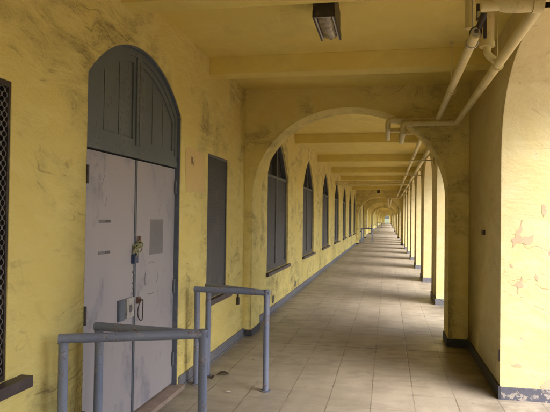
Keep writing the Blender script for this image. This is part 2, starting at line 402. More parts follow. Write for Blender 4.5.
# arched window with shutters
def slats(mb, y0, y1, z0, z1, x, pitch, dep=.03):
    z = z0
    while z < z1-.5*pitch:
        mb.quad((x, y0, z), (x, y1, z), (x-dep, y1, z+pitch*1.02), (x-dep, y0, z+pitch*1.02))
        mb.quad((x, y0, z), (x, y1, z), (x, y1, z+.006), (x, y0, z+.006)); z += pitch
def arched_window():
    """origin: on the wall face, at the window's centre"""
    top = gothic(0, W_HW, W_ZS, W_RISE); inn = lambda u: gothic(0, W_HW-.05, W_ZS, W_RISE-.04)(u)
    fr = MB(); X0, X1 = -.035, -.12; hw = W_HW
    fr.box(X1, X0, -hw, -hw+.05, W_Z0, W_ZS); fr.box(X1, X0, hw-.05, hw, W_Z0, W_ZS)
    fr.box(X1, X0, -hw+.05, hw-.05, W_Z0, W_Z0+.06)
    us = lin(-hw, hw, 24)
    fr.strip(us, lambda u: max(W_ZS, inn(max(-hw+.05, min(hw-.05, u)))) if abs(u) < hw-.05 else W_ZS, top, X0, X1, 'Y', (False, False))
    fr.box(X1, X0-.002, -.03, .03, W_Z0+.06, W_ZS+W_RISE-.045)
    fr.box(X1, X0-.006, -hw+.05, -.035, W_ZS-.02, W_ZS+.004); fr.box(X1, X0-.006, .035, hw-.05, W_ZS-.02, W_ZS+.004)
    w_ = fr.build('window', M['louvre'])
    pn = MB(); pn.strip(lin(-hw+.04, hw-.04, 24), lambda u: W_ZS-.01, lambda u: top(u)-.02, -.10, -.115, 'Y')
    pn.build('pane', M['glass'], w_)
    for s_ in (-1, 1):
        lv = MB(); a, c = (-hw+.05, -.035) if s_ < 0 else (.035, hw-.05)
        slats(lv, a+.03, c-.03, W_Z0+.09, W_ZS-.04, -.05, .02, .010)
        lv.box(-.10, -.042, a, a+.03, W_Z0+.06, W_ZS-.02); lv.box(-.10, -.042, c-.03, c, W_Z0+.06, W_ZS-.02)
        lv.box(-.10, -.042, a+.03, c-.03, W_Z0+.06, W_Z0+.09); lv.box(-.10, -.042, a+.03, c-.03, W_ZS-.045, W_ZS-.02)
        lv.box(-.115, -.095, a+.03, c-.03, W_Z0+.09, W_ZS-.045)
        lv.build('louvre', M['louvre'], w_)
    sl = MB(); sl.box(-.12, .05, -hw-.06, hw+.10, W_Z0-.055, W_Z0-.002); sl.build('sill', M['sill'], w_)
    return w_
w0 = arched_window()
for i, yc in enumerate(sorted(wins, key=abs)):
    o = w0 if i == 0 else copy_tree(w0)
    o.parent = wall; o.location = (0, yc, 0)
# rectangular windows
def louvre_window():
    fr = MB(); hw = L_HW
    fr.box(-.10, -.008, -hw, -hw+.022, L_Z0, L_Z1); fr.box(-.10, -.008, hw-.022, hw, L_Z0, L_Z1)
    fr.box(-.10, -.008, -hw+.022, hw-.022, L_Z1-.03, L_Z1); fr.box(-.10, -.008, -hw+.022, hw-.022, L_Z0, L_Z0+.03)
    o = fr.build('window', M['louvre'])
    lv = MB(); slats(lv, -hw+.022, hw-.022, L_Z0+.03, L_Z1-.03, -.016, .019, .008); lv.box(-.095, -.06, -hw+.022, hw-.022, L_Z0+.03, L_Z1-.03)
    lv.build('louvre', M['louvre'], o)
    sl = MB(); sl.box(-.1, .055, -hw-.02, hw+.09, L_Z0-.06, L_Z0-.002); sl.build('sill', M['sill'], o)
    return o
def grille_window():
    fr = MB(); hw = L_HW; L_Z0 = .75
    fr.box(-.10, -.004, -hw, -hw+.03, L_Z0, L_Z1); fr.box(-.10, -.004, hw-.016, hw, L_Z0, L_Z1)
    fr.box(-.10, -.004, -hw+.03, hw-.016, L_Z1-.03, L_Z1); fr.box(-.10, -.004, -hw+.03, hw-.016, L_Z0, L_Z0+.03)
    o = fr.build('window', M['dark_metal'])
    pn = MB(); pn.box(-.095, -.085, -hw+.03, hw-.016, L_Z0+.03, L_Z1-.03); pn.build('pane', M['glass'], o)
    gr = MB(); n = 32; dy = (2*hw-.06)/n                   # expanded metal: wavy vertical strands that touch
    for k in range(n+1):
        yk = -hw+.035+k*dy; pts = []
        z = L_Z0+.02; q = 0
        while z < L_Z1-.02:
            pts.append((-.012, yk+(.34*dy if (q+k) % 2 else -.34*dy), z)); z += .016; q += 1
            pts.append((-.012, yk+(.34*dy if (q+k-1) % 2 else -.34*dy), z)); z += .009
        gr.tube(pts, .0031, 4)
    gr.build('grille', M['mesh_metal'], o)
    sl = MB(); sl.box(-.1, .07, -hw-.10, hw+.13, L_Z0-.06, L_Z0-.002); sl.build('sill', M['sill'], o)
    return o
lw = None
for yc, kd in rect:
    if kd == 'grille': o = grille_window()
    elif lw is None: o = lw = louvre_window()
    else: o = copy_tree(lw)
    o.parent = wall; o.location = (0, yc, 0)

# door: frame, transom, two leaves with their hardware
def make_door(detail=True):
    top = seg_arch(0, D_HW, D_ZS, D_RISE)
    fr = MB(); X0, X1 = -.006, -.14; t = .012                # thin painted lining of the reveal
    fr.box(X1, X0, -D_HW, -D_HW+t, 0, D_ZS-.005); fr.box(X1, X0, D_HW-t, D_HW, 0, D_ZS-.005)
    us = lin(-D_HW+t, D_HW-t, 28)
    fr.strip(us, lambda u: top(u)-t*1.3, lambda u: top(u)-.0005, X0, X1, 'Y', (True, True))
    frame = fr.build('door_frame', M['jamb'])
    # transom
    tr = MB(); ZT = 2.045
    inner = seg_arch(0, D_HW-t, D_ZS, D_RISE-.012)
    inner2 = lambda u: inner(u)-.055-.03*abs(u/D_HW)**2
    inner3 = lambda u: inner(u)-.10-.075*abs(u/D_HW)**2
    tr.strip(lin(-D_HW+t, D_HW-t, 28), inner2, inner, -.034, -.12, 'Y', (True, True))
    for a, c in ((-D_HW+t, -D_HW+t+.05), (D_HW-t-.05, D_HW-t)):
        tr.strip([a, c], lambda u: ZT+.10, lambda u: inner2(u)+.001, -.0342, -.12, 'Y')
    tr.box(-.12, -.030, -D_HW+t, D_HW-t, ZT, ZT+.055); tr.box(-.12, -.038, -D_HW+t, D_HW-t, ZT+.055, ZT+.10)
    tr.strip([-.045, .045], lambda u: ZT+.10, lambda u: inner2(u)+.002, -.030, -.12, 'Y')
    tr.strip([-.005, .005], lambda u: ZT+.10, lambda u: inner2(u)-.03, -.026, -.12, 'Y')
    for sg in (-1, 1):                                        # sash rails and stiles one step back
        a, c = (.045, D_HW-t-.05) if sg > 0 else (-D_HW+t+.05, -.045)
        tr.box(-.12, -.044, a, c, ZT+.10, ZT+.145)
        tr.strip(lin(a, c, 12), inner3, lambda u: inner2(u)+.001, -.044, -.12, 'Y')
        for p, q in ((a, a+.04), (c-.04, c)): tr.strip([p, q], lambda u: ZT+.145, lambda u: inner3(u)+.001, -.0442, -.12, 'Y')
    transom = tr.build('transom', M['transom'])
    ed = [.085, .305, .53, D_HW-t-.09]
    for sg in (-1, 1):
        for k in range(3):
            p, q = ed[k]+.005, ed[k+1]-.005
            if sg < 0: p, q = -q, -p
            bd = MB(); bd.strip(lin(p, q, 5), lambda u: ZT+.146, lambda u: inner3(u)+.0, -.056, -.085, 'Y')
            bd.build('transom_board', M['transom'], transom)
    bd = MB(); bd.strip(lin(-D_HW+.05, D_HW-.05, 20), lambda u: ZT+.05, lambda u: inner2(u)+.02, -.087, -.1, 'Y')
    bd.build('backing_board', M['transom'], transom)
    th = MB(); th.box(-.14, .065, -D_HW-.0, D_HW+.02, 0, .038); threshold = th.build('threshold', M['brick'])
    parts = [frame, transom, threshold]
    for sg in (-1, 1):
        lf = MB(); a, c = (-D_HW+t+.004, -.004) if sg < 0 else (.004, D_HW-t-.004)
        lf.box(-.095, -.050, a, c, .055, ZT-.012)
        leaf = lf.build('door', M['leaf_paint']); parts.append(leaf)
        if not detail: continue
        st = MB()                                            # meeting edge strip
        st.box(-.094, -.044, -.022 if sg < 0 else .003, -.003 if sg < 0 else .012, .06, ZT-.014)
        st.build('edge_strip', M['jamb'], leaf)
        for z in (1.86, .95, .28):
            h = MB()
            if sg < 0:
                h.box(-.050, -.004, -D_HW+t+.001, -D_HW+t+.006, z-.055, z+.055); h.cyl((.002, -D_HW+t-.002, z-.06), (.002, -D_HW+t-.002, z+.06), .011)
                h.build('hinge', M['dark_metal'], leaf)
            else:
                h.box(-.046, -.004, D_HW-t-.005, D_HW-t-.001, z-.055, z+.055); h.cyl((-.036, D_HW-t-.014, z-.06), (-.036, D_HW-t-.014, z+.06), .010)
                h.build('hinge', M['jamb'], leaf)
        if sg < 0:
            for z, l in ((1.555, .17), (1.335, .17)):
                s_ = MB(); yc = -.50
                s_.box(-.050, -.0475, yc-l/2, yc+l/2, z-.012, z+.010); s_.build('scar', M['patch_grey'], leaf)
                s_ = MB(); s_.box(-.0475, -.046, yc+.01, yc+l/2-.005, z-.008, z+.006); s_.build('slot', M['soot'], leaf)
            s_ = MB()
            for q in range(6): s_.quad((-.0492, -.50+.004*q, 1.66+.012*q), (-.0492, -.493+.004*q, 1.66+.012*q), (-.0492, -.489+.004*q, 1.672+.012*q), (-.0492, -.496+.004*q, 1.672+.012*q))
            for q in range(7): s_.quad((-.0492, -.56+.006*q, 1.80+.011*q), (-.0492, -.552+.006*q, 1.80+.011*q), (-.0492, -.547+.006*q, 1.811+.011*q), (-.0492, -.555+.006*q, 1.811+.011*q))
            s_.build('scratch', M['patch_grey'], leaf, recalc=False)
            s_ = MB(); s_.box(-.050, -.032, -.29, -.19, .81, .965); s_.box(-.032, -.028, -.28, -.20, .82, .955); s_.build('lock_cover', M['jamb'], leaf)
            s_ = MB(); s_.box(-.050, -.030, -.165, -.035, .815, .965); s_.ring_tube([[(-.029, -.105+r*math.cos(t_), .885+r*1.3*math.sin(t_)) for t_ in lin(0, 6.2832, 14)[:-1]] for r in (.045, .03)], cap=False)
            s_.build('hasp', M['white_tin'], leaf)
            s_ = MB(); s_.cyl((-.030, -.105, .885), (-.0275, -.105, .885), .03); s_.build('keyhole', M['soot'], leaf)
            s_ = MB()
            for q in range(9):
                s_ = MB(); s_.ball((-.047, -.045+.014*(q % 2), 1.155-.042*q), .0075, 8, (.4, 1, 1)); s_.build('bolt_hole', M['soot'], leaf)
        else:
            s_ = MB(); s_.box(-.050, -.0478, .285, .565, 1.27, 1.565); s_.build('patch_plate', M['patch_grey'], leaf)
            s_ = MB()                                        # four short arcs of a removed round fitting
            for a0 in (0, 90, 180, 270):
                arc = [(-.0488, .325+.13*math.cos(R(a0+d)), 1.075+.135*math.sin(R(a0+d))) for d in (-22, -11, 0, 11, 22)]
                s_ = MB(); s_.tube(arc, .0028, 5); s_.build('scratch_mark', M['patch_grey'], leaf)
            s_ = MB(); s_.box(-.050, -.03, .035, .085, .90, .95); s_.cyl((-.03, .06, .925), (-.018, .06, .925), .012)
            s_.build('staple', M['red'], leaf)
            s_ = MB(); s_.tube([(-.015+.004*math.sin(k), .06-.06*math.sin(k*.42)*(1 if k < 8 else .6), .925-.075+.085*math.cos(k*.42)) for k in range(15)], .0045, 7)
            s_.build('wire_loop', M['dark_metal'], leaf)
    return parts
first = make_door(True)
for o in first: o.parent = wall; o.location = (0, DOORS[0], 0)
simple = make_door(False)
for i, dc in enumerate(DOORS[1:]):
    for o in simple:
        c = o if i == 0 else copy_tree(o)
        c.parent = wall; c.location = (0, dc, 0)
# peeled and patched places, a small conduit stub
b = MB(); b.v = []; pts = [(5.21, 2.25), (5.35, 2.27), (5.48, 2.25), (5.66, 2.255), (5.80, 2.24), (5.805, 2.1), (5.79, 1.99), (5.81, 1.85), (5.66, 1.83), (5.5, 1.85), (5.36, 1.82), (5.24, 1.84), (5.22, 1.98), (5.19, 2.1)]
b.quad(*[(.0025, p[0], p[1]) for p in pts]); b.build('plaster_patch', M['pink_yel'], wall, recalc=False)
b = MB(); b.quad((.005, 5.36, 2.18), (.005, 5.40, 2.18), (.005, 5.405, 2.11), (.005, 5.37, 2.10)); b.quad((.005, 5.43, 2.14), (.005, 5.45, 2.15), (.005, 5.45, 2.09), (.005, 5.432, 2.09))
b.build('red_mark', M['red'], wall, recalc=False)
b = MB(); b.box(0, .035, 7.16, 7.21, .47, .56); b.cyl((.018, 7.185, .56), (.018, 7.185, .60), .01); b.build('wall_hook', M['dark_metal'], wall)
for yy in (11.9, 9.55):
    b = MB(); b.cyl((.012, yy, .17), (.012, yy, .27), .012); b.box(0, .02, yy-.02, yy+.02, .15, .18); b.build('wall_hook', M['jamb'], wall)

# ------------------------------------------------------------------ cross arches
def cross_arch(y, first_=False):
    xr = .994 if first_ else .889
    A0, A1, ZS, RI = (-1.79, .75, 1.88, 1.165) if first_ else (-1.74, .77, 1.80, 1.06)
    c, hw = (A0+A1)/2, (A1-A0)/2
    def fb(u):
        k = (u-c)/hw
        return 0 if abs(k) >= 1 else ZS+RI*math.sqrt(max(0, 1-abs(k)**2.05))
    t = MB(); T_ = .52
    t.strip([WX, A0], lambda u: 0, lambda u: CZ, 0, T_, 'X', (False, False), bottom=False, top=False)
    us = [c-hw*math.cos(math.pi*k/44) for k in range(45)]
    t.strip(us, fb, lambda u: CZ, 0, T_, 'X', (False, False), top=False)
    t.strip([A1, xr], lambda u: 0, lambda u: CZ, 0, T_, 'X', (False, False), bottom=False, top=False)
    zj = fb(A0+1e-6)
    for u, d in ((A0, 1), (A1, -1)): t.quad((u, 0, 0), (u, 0, zj), (u, T_, zj), (u, T_, 0), out=(d, 0, 0))
    # reveal above the pier caps is continuous; smooth the soffit
    root = empty('cross_arch', (0, y, 0))
    t.build('arch', M['plaster'], root, recalc='keep')
    bl = MB(); bl.box(WX+.001, A0+.014, -.014, T_+.014, 0, .085); bl.build('baseboard', M['base_dark'], root)
    br = MB(); br.box(A1-.014, xr-.001, -.014, T_+.014, 0, .10); br.build('baseboard', M['base_dark'], root)
    return root
a1 = cross_arch(ARCHES[0], True); tag(a1, 'nearest yellow plaster arch spanning the walkway just past the louvred window', 'archway', 'arches spanning the walkway')
proto = None
for i, y in enumerate(ARCHES[1:]):
    if proto is None: o = proto = cross_arch(y)
    else: o = copy_tree(proto); o.location = (0, y, 0)
    lab = ('%s yellow arch across the walkway, counted outward from the nearest arch' % ORD[i+1]) if i < 4 else 'tiny yellow arch nested deep in the far end of the walkway'
    tag(o, lab, 'archway', 'arches spanning the walkway')

# ------------------------------------------------------------------ arcade piers (each carries half an arch on either side)
AS, AR = 2.12, .90
def arch_edge(d, hw):                                        # d: distance from the middle of the opening
    k = min(1, abs(d)/hw); return AS+AR*(1-k**2.6)**(1/2.3)
def pier(x0, x1, half, left, right, hwL, hwR, mat='plaster_pier', basem='base', worn=False):
    """pier from -half..half, wing to 'left' (negative) and 'right'; opening half widths hwL, hwR"""
    root = empty('arcade_pier')
    t = MB(); Tt = lambda u: CZ+.29
    cosl = lambda a, b_: [a+(b_-a)*(1-math.cos(math.pi*k/40))/1.0 for k in range(21)]
    # left wing: u from left to -half ; crown at u=left
    uL = [left+(-half-left)*math.sin(math.pi/2*k/22) for k in range(23)]
    t.strip(uL, lambda u: arch_edge(u-left, hwL), Tt, x0, x1, 'Y', (False, False), top=True)
    t.strip([-half, half], lambda u: 0, Tt, x0, x1, 'Y', (False, False), bottom=False)
    for u, hw in ((-half, hwL), (half, hwR)):
        za = arch_edge(hw-1e-6, hw); t.quad((x0, u, 0), (x0, u, za), (x1, u, za), (x1, u, 0), out=(0, u, 0))
    uR = [right-(right-half)*math.sin(math.pi/2*k/22) for k in range(23)][::-1]
    t.strip(uR, lambda u: arch_edge(u-right, hwR), Tt, x0, x1, 'Y', (False, False), top=True)
    t.build('pier', M[mat], root, recalc='keep')
    bb = MB(); e = .016
    bb.box(x0-e, x0+.002, -half-e, half+e, 0, .115)
    if not worn: bb.box(x0+.002, x1+e, -half-e, -half+.002, 0, .115)
    bb.box(x0+.002, x1+e, half-.002, half+e, 0, .115); bb.box(x1-.002, x1+e, -half+.002, half-.002, 0, .115)
    bb.build('baseboard', M[basem], root)
    if worn:
        bb = MB(); bb.box(x0+.0022, x1+e, -half-e-.001, -half+.002, 0, .112); bb.build('baseboard', M['base_worn'], root)
    return root
HWO = 1.37
NY0, NY1 = 5.46, 8.36; NH = (NY1-NY0)/2; NC = (NY0+NY1)/2
near = pier(.995, 1.6, NH, -NH-HWO, NH+HWO, HWO, HWO, basem='base_dark', worn=True)
near.location = (0, NC, 0); tag(near, 'wide yellow pier in the right foreground with peeling plaster and worn blue base', 'pier', 'piers of the arcade')
def ragged(pts, lv=3, amp=.16):
    rg = random.Random(int(abs(pts[0][0])*1e4)+len(pts))
    for _ in range(lv):
        o = []
        for a, c in zip(pts, pts[1:]+pts[:1]):
            dx, dy = c[0]-a[0], c[1]-a[1]; k = rg.uniform(-amp, amp); o += [a, ((a[0]+c[0])/2-dy*k, (a[1]+c[1])/2+dx*k)]
        pts = o
    return pts
def blob(cx, cz, pts):
    pts = ragged([(p[0]*.9, p[1]*.9) for p in pts])
    q = MB(); q.quad(*[(cx+p[0], -NH-.0025, cz+p[1]) for p in pts]); return q
patches = [  # centres on the face that looks at the camera: (x, z) in metres
    (1.17, 1.42, [(-.10, .0), (-.055, .03), (-.045, .09), (-.012, .13), (.0, .20), (.02, .20), (.008, .12), (-.02, .06), (.0, .025), (.06, .035), (.12, .06), (.11, .02), (.10, -.02), (.04, -.045), (-.01, -.03), (-.05, -.03), (-.07, -.07), (-.085, -.07), (-.08, -.02)]),
    (1.15, 1.02, [(-.07, .0), (-.02, .03), (.015, .045), (.02, .09), (.03, .09), (.03, .03), (.05, -.01), (.0, -.03), (-.008, -.09), (-.014, -.02)]),
    (1.09, 1.19, [(-.02, .02), (.005, .01), (.012, -.02), (-.01, -.01)]),
    (1.36, 1.68, [(-.02, .07), (.02, .05), (.015, -.03), (-.01, -.07), (-.025, -.0)]),
    (1.30, 1.08, [(-.015, .05), (.01, .03), (.012, -.03), (-.01, -.01)]),
    (1.12, .30, [(-.05, .01), (.03, .025), (.07, .0), (.0, -.012)]),
    (1.44, .20, [(-.12, -.085), (-.08, -.03), (0, .01), (.05, -.02), (.12, .0), (.13, -.085)]),
]
for cx, cz, pts in patches: blob(cx, cz, pts).build('peeled_patch', M['pink'], near, recalc=False)
b = MB(); b.box(.97, .996, 6.30-NC, 6.40-NC, 1.44, 1.49); b.build('pier_bracket', M['dark_metal'], near)
b = MB(); b.box(.983, .996, 5.48-NC, 5.50-NC, .33, .43); b.build('pier_bracket', M['soot'], near)
std = pier(.89, 1.58, .6, -PITCH/2, PITCH/2, HWO, HWO)
k = 0; yy = 11.7
while yy < Y_END:
    if any(a_ < yy < b_ for a_, b_ in ((49, 57.5), (73, 92), (109, 127), (144, 163))): yy += PITCH; k += 1; continue
    o = std if k == 0 else copy_tree(std); o.location = (0, yy, 0)
    if k == 0: lab = 'first slim yellow pier past the nearest arch, spiky plant at its foot'
    elif k < 9: lab = '%s slim yellow pier of the arcade past the nearest arch' % ORD[k]
    else: lab = 'far yellow pier merging with others towards the end of the arcade'
    tag(o, lab, 'pier', 'piers of the arcade'); yy += PITCH; k += 1
yy = 2.01; k = 0
while yy > Y_BACK:
    o = copy_tree(std); o.location = (.09 if False else 0, yy, 0)
    tag(o, 'yellow pier of the arcade beside or behind the viewer', 'pier', 'piers of the arcade'); yy -= PITCH

# end wall with the last opening
e_ = empty('end_wall', (0, Y_END, 0)); tag(e_, 'small end wall with an open arch showing daylight and greenery', 'wall')
b = MB(); fbz = lambda u: 0 if not (-1.15 < u < .55) else 1.7+.85*math.sqrt(max(0, 1-((u+.3)/.85)**2))
b.strip([WX, -1.15], lambda u: 0, lambda u: CZ, 0, .4, 'X'); b.strip(lin(-1.15, .55, 12), fbz, lambda u: CZ, 0, .4, 'X', (False, False)); b.strip([.55, 1.58], lambda u: 0, lambda u: CZ, 0, .4, 'X')
b.build('wall_surface', M['plaster'], e_)

# ------------------------------------------------------------------ ceiling beams
def beam(xr, wd=.23):
    t = MB(); t.box(WX+.001, xr, -wd/2, wd/2, CZ-.185, CZ-.001); return t.build('ceiling_beam', M['ceiling'])
bn = beam(.994); bn.location = (0, 3.93, 0); tag(bn, 'yellow ceiling beam at the top edge, behind the dark lamp', 'beam', 'beams under the ceiling')
o = bn.copy(); S.collection.objects.link(o); o.location = (0, 6.035, 0); tag(o, 'yellow ceiling beam between the lamp and the nearest arch', 'beam', 'beams under the ceiling')
for q in (1.9, -.07, -4.0, -8):
    o = bn.copy(); S.collection.objects.link(o); o.location = (0, q, 0); tag(o, 'yellow ceiling beam above or behind the viewer', 'beam', 'beams under the ceiling')
bf = beam(.889); k = 0; yy = 11.82
while yy < Y_END-1:
    if not any(a-.3 < yy < a+.8 for a in ARCHES):
        o = bf if k == 0 else bf.copy()
        if k: S.collection.objects.link(o)
        o.location = (0, yy, 0)
        lab = ('%s ceiling beam seen through the nearest arch' % ORD[k]) if k < 5 else 'distant ceiling beam merging with others far down the walkway'
        tag(o, lab, 'beam', 'beams under the ceiling'); k += 1
    yy += PITCH

# ------------------------------------------------------------------ pipes
def pipe_run(name, label, pts, r, bend=.06, clamps=(), flanges=()):
    root = empty(name, pts[0]); tag(root, label, 'pipe'); o0 = Vector(pts[0])
    t = MB(); t.tube([Vector(p)-o0 for p in pts], r, 16, bend); t.build('pipe', M['pipe'], root)
    for (p, d) in flanges:
        f = MB(); p = Vector(p)-o0; d = Vector(d).normalized(); f.cyl(p-d*.03, p+d*.03, r*1.28, n=18); f.build('coupling', M['pipe'], root)
    for p, ztop in clamps:
        c = MB(); p = Vector(p)-o0
        c.tube([p+Vector((math.cos(t_)*(r+.006), 0, math.sin(t_)*(r+.006))) for t_ in lin(0, 6.2832, 20)[:-1]], .004, 6, closed=True)
        c.cyl(p+Vector((0, 0, r)), (p.x, p.y, ztop-o0.z), .004, n=6); c.cyl((p.x, p.y, ztop-o0.z-.02), (p.x, p.y, ztop-o0.z), .018, n=10)
        c.build('hanger', M['steel'] if p.y < 1 else M['pipe'], root)
    return root
AX, AZ, BX, BZ = .60, 2.845, .825, 2.79
pipe_run('sprinkler_pipe', 'left one of two yellow overhead pipes, running from the valve to the nearest arch',
         [(AX-.035, 4.02, AZ-.0), (AX, 7.42, AZ), (-.01, 7.42, AZ), (-.01, 7.42, AZ-.11), (-.01, 8.4, AZ-.11), (-.01, 8.4, AZ+.02), (.50, 8.4, AZ+.02), (.50, 34.9, AZ+.02), (.0, 34.9, AZ+.02), (.0, 34.9, AZ-.1), (.0, 60, AZ-.1)], .034,
         clamps=[((AX-.03, 4.22, AZ), CZ), ((AX-.01, 5.75, AZ), CZ)],
         flanges=[((AX-.06, 7.42, AZ), (1, 0, 0)), ((.07, 7.42, AZ), (1, 0, 0))])
pipe_run('sprinkler_pipe', 'right one of two yellow overhead pipes, bending above the foreground pier',
         [(.50, 3.36, 2.80), (.80, 3.36, 2.80), (BX-.01, 3.50, 2.795), (BX, 7.36, BZ), (.175, 7.36, BZ), (.175, 7.36, BZ-.11), (.175, 8.3, BZ-.11), (.175, 8.3, BZ+.03), (.70, 8.3, BZ+.03), (.70, 34.8, BZ+.03), (.17, 34.8, BZ+.03), (.17, 34.8, BZ-.1), (.17, 60, BZ-.1)], .036, .07,
         clamps=[((BX-.006, 4.66, BZ+.004), CZ), ((BX-.3, 7.36, BZ-.0), CZ-.2)],
         flanges=[((BX-.07, 7.36, BZ), (1, 0, 0)), ((.26, 7.36, BZ), (1, 0, 0))])
# big header and riser that feed the second pipe
root = empty('header_pipe', (.64, 3.36, 2.80)); tag(root, 'thick yellow header pipe with elbow at the top right corner', 'pipe')
t = MB(); t.tube([(.14, 0, 0), (-.06, 0, 0), (-.06, 0, CZ-2.801)], .052, 16, .09); t.build('pipe', M['pipe'], root)
t = MB(); t.cyl((.13, 0, 0), (.185, 0, 0), .058, n=18); t.build('coupling', M['pipe'], root)
root = empty('drop_pipe', (.74, 4.62, 2.82)); tag(root, 'upright yellow pipe stepping down from thick to thin onto the right overhead pipe', 'pipe')
t = MB(); t.cyl((-.005, 0, CZ-2.821), (-.005, 0, .125), .052, n=18); t.build('pipe', M['pipe'], root)
t = MB(); t.cyl((-.005, 0, .14), (-.005, 0, .105), .058, n=18); t.build('coupling', M['pipe'], root)
t = MB(); t.tube([(-.005, 0, .11), (-.005, 0, .05), (.06, 0, -.01)], .028, 12, .03); t.build('outlet', M['pipe'], root)
root = empty('drop_pipe', (.565, 4.30, 2.99)); tag(root, 'short yellow upright pipe above the dark valve', 'pipe')
t = MB(); t.cyl((0, 0, -.02), (0, 0, CZ-2.991), .034, n=16); t.build('pipe', M['pipe'], root)
root = empty('valve', (.585, 4.05, 2.86)); tag(root, 'dark metal valve at the upper end of the left overhead pipe', 'valve')
t = MB(); t.ball((-.015, .0, .0), .044, 14); t.cyl((-.0, -.02, .02), (.03, -.06, .11), .022, n=12); t.build('valve_body', M['dark_metal'], root)
t = MB(); t.cyl((-.02, -.04, -.005), (-.02, -.005, -.005), .03, n=14); t.build('coupling', M['steel'], root)
t = MB(); t.box(.03, .05, -.04, -.015, -.05, .12); t.box(.0, .03, -.035, -.02, .09, .105); t.cyl((.005, .05, .1), (.01, .07, .22), .012, n=8); t.build('handle', M['dark_metal'], root)
t = MB(); t.cyl((.012, -.02, .10), (.012, -.02, .135), .022, n=12); t.build('cap', M['steel'], root)
# crosswise pair further in
for dz, lb in ((0, 'upper'), (-.085, 'lower')):
    root = empty('cross_pipe', (0, 20.9, 2.90+dz)); tag(root, '%s one of two thin pipes crossing the walkway beyond the third window' % lb, 'pipe')
    t = MB(); t.cyl((WX+.005, 0, 0), (.66, 0, 0), .026, n=10); t.build('pipe', M['pipe'], root)
# wall brackets carrying the pipes at the piers behind the arch
root = None
for k in range(8):
    if root is None:
        root = empty('pipe_bracket', (.89, 11.7, 2.75)); t = MB(); t.box(-.50, 0, -.02, .02, -.012, .012); t.box(-.03, 0, -.03, .03, -.08, .10); t.build('arm', M['pipe'], root)
        t = MB(); t.cyl((-.19, -.05, .075), (-.19, .05, .075), .045, n=12); t.build('collar', M['pipe'], root); t = MB(); t.cyl((-.39, -.05, .115), (-.39, .05, .115), .043, n=12); t.build('collar', M['pipe'], root); o = root
    else: o = copy_tree(root); o.location = (.89, 11.7+PITCH*k, 2.75)
    tag(o, ('%s pipe bracket on the arcade piers past the nearest arch' % ORD[k]), 'bracket', 'brackets carrying the overhead pipes')

# ------------------------------------------------------------------ ceiling lamps
def lamp():
    root = empty('ceiling_lamp')
    h = MB(); x, y0, y1, zt, zb = .078, -.04, .53, .255, .045
    def sec(y, wx, za, zb_): return [(-wx, y, za), (wx, y, za), (wx, y, zb_), (-wx, y, zb_)]
    h.ring_tube([sec(y0, x, zb, zt), sec(y0+.12, x, zb, zt), sec(y1-.06, x*.98, zb, zt-.03), sec(y1, x*.94, zb, zt-.10)]); h.smooth = [False]*len(h.f)
    h.box(-x-.004, -x+.008, y0, y1, zb-.03, zb+.02); h.box(x-.008, x+.004, y0, y1, zb-.03, zb+.02); h.box(-x+.008, x-.008, y0-.003, y0+.012, zb-.03, zb+.02)
    h.build('housing', M['dark_metal'], root)
    f = MB(); f.box(-x+.009, -x+.019, y0+.013, y1-.01, zb-.028, zb+.0); f.box(x-.019, x-.009, y0+.013, y1-.01, zb-.028, zb); f.box(-x+.02, x-.02, y0+.013, y0+.025, zb-.028, zb)
    f.build('rim', M['trim'], root)
    g = MB(); rings = []
    for j in range(11):
        t_ = j/10; yy_ = y0+.03+(y1-y0-.02)*t_; wd = (x-.02)*(1 if t_ < .8 else math.sqrt(max(.02, 1-((t_-.8)/.2)**2*.95)))
        dp = .045*math.sin(math.pi*min(1, .15+t_*.72))
        rings.append([(wd*math.cos(a), yy_, zb-.005-dp*math.sin(a)) for a in lin(0, math.pi, 10)])
    for a, c in zip(rings, rings[1:]):
        for p in range(10): g.quad(a[p], a[p+1], c[p+1], c[p], sm=True)
    g.build('lens', M['lens'], root)
    m_ = MB(); m_.box(-.04, .04, .02, .30, zt-.01, CZ-3.05-.001); m_.build('mount', M['dark_metal'], root)
    return root
lp = lamp(); lp.location = (-.468, 4.14, 3.03); tag(lp, 'dark box lamp with frosted glass under the ceiling at the top edge', 'lamp', 'lamps under the ceiling')
l2 = copy_tree(lp); l2.location = (-.55, 33.6, 3.03); tag(l2, 'small dark lamp above the second arch down the walkway', 'lamp', 'lamps under the ceiling')

# ------------------------------------------------------------------ handrails: a pointed pair of bars on three posts
def rail(outer, wa, wb, h, r=.0275, join=True):
    """outer post and two posts by the wall; positions are (x, y)"""
    root = empty('handrail', (outer[0], outer[1], 0)); ox, oy = outer
    for p in (outer, wa, wb):
        t = MB(); q = (p[0]-ox, p[1]-oy); t.cyl((q[0], q[1], 0), (q[0], q[1], h-(.02)), r, n=18); t.build('post', M['rail'], root)
        f = MB(); f.cyl((q[0], q[1], 0), (q[0], q[1], .008), r*1.9, n=18); f.cyl((q[0]+.035, q[1], .008), (q[0]+.035, q[1], .016), .006, n=8); f.cyl((q[0]-.035, q[1], .008), (q[0]-.035, q[1], .016), .006, n=8); f.build('foot_plate', M['base'], root)
    for i, p in enumerate((wa, wb)):
        t = MB(); q = Vector((p[0]-ox, p[1]-oy, h-.0)); o_ = Vector((0, 0, h-.004*i)); d = (q-o_).normalized()
        t.cyl(o_-d*(r if i == 0 else -r*.3), q+d*r, r, n=18); t.build('bar', M['rail'], root)
    t = MB(); t.cyl((0, 0, h-.045), (0, 0, h+r*1.02), r*1.07, n=18); t.build('cap', M['rail'], root)
    for p in (wa, wb):
        t = MB(); q = Vector((p[0]-ox, p[1]-oy, h-r*.95)); t.tube([q+Vector((math.cos(a)*r*1.02, math.sin(a)*r*1.02, .004*math.sin(a*5))) for a in lin(0, 6.2832, 20)[:-1]], .0042, 6, closed=True); t.build('weld', M['rail'], root)
    return root
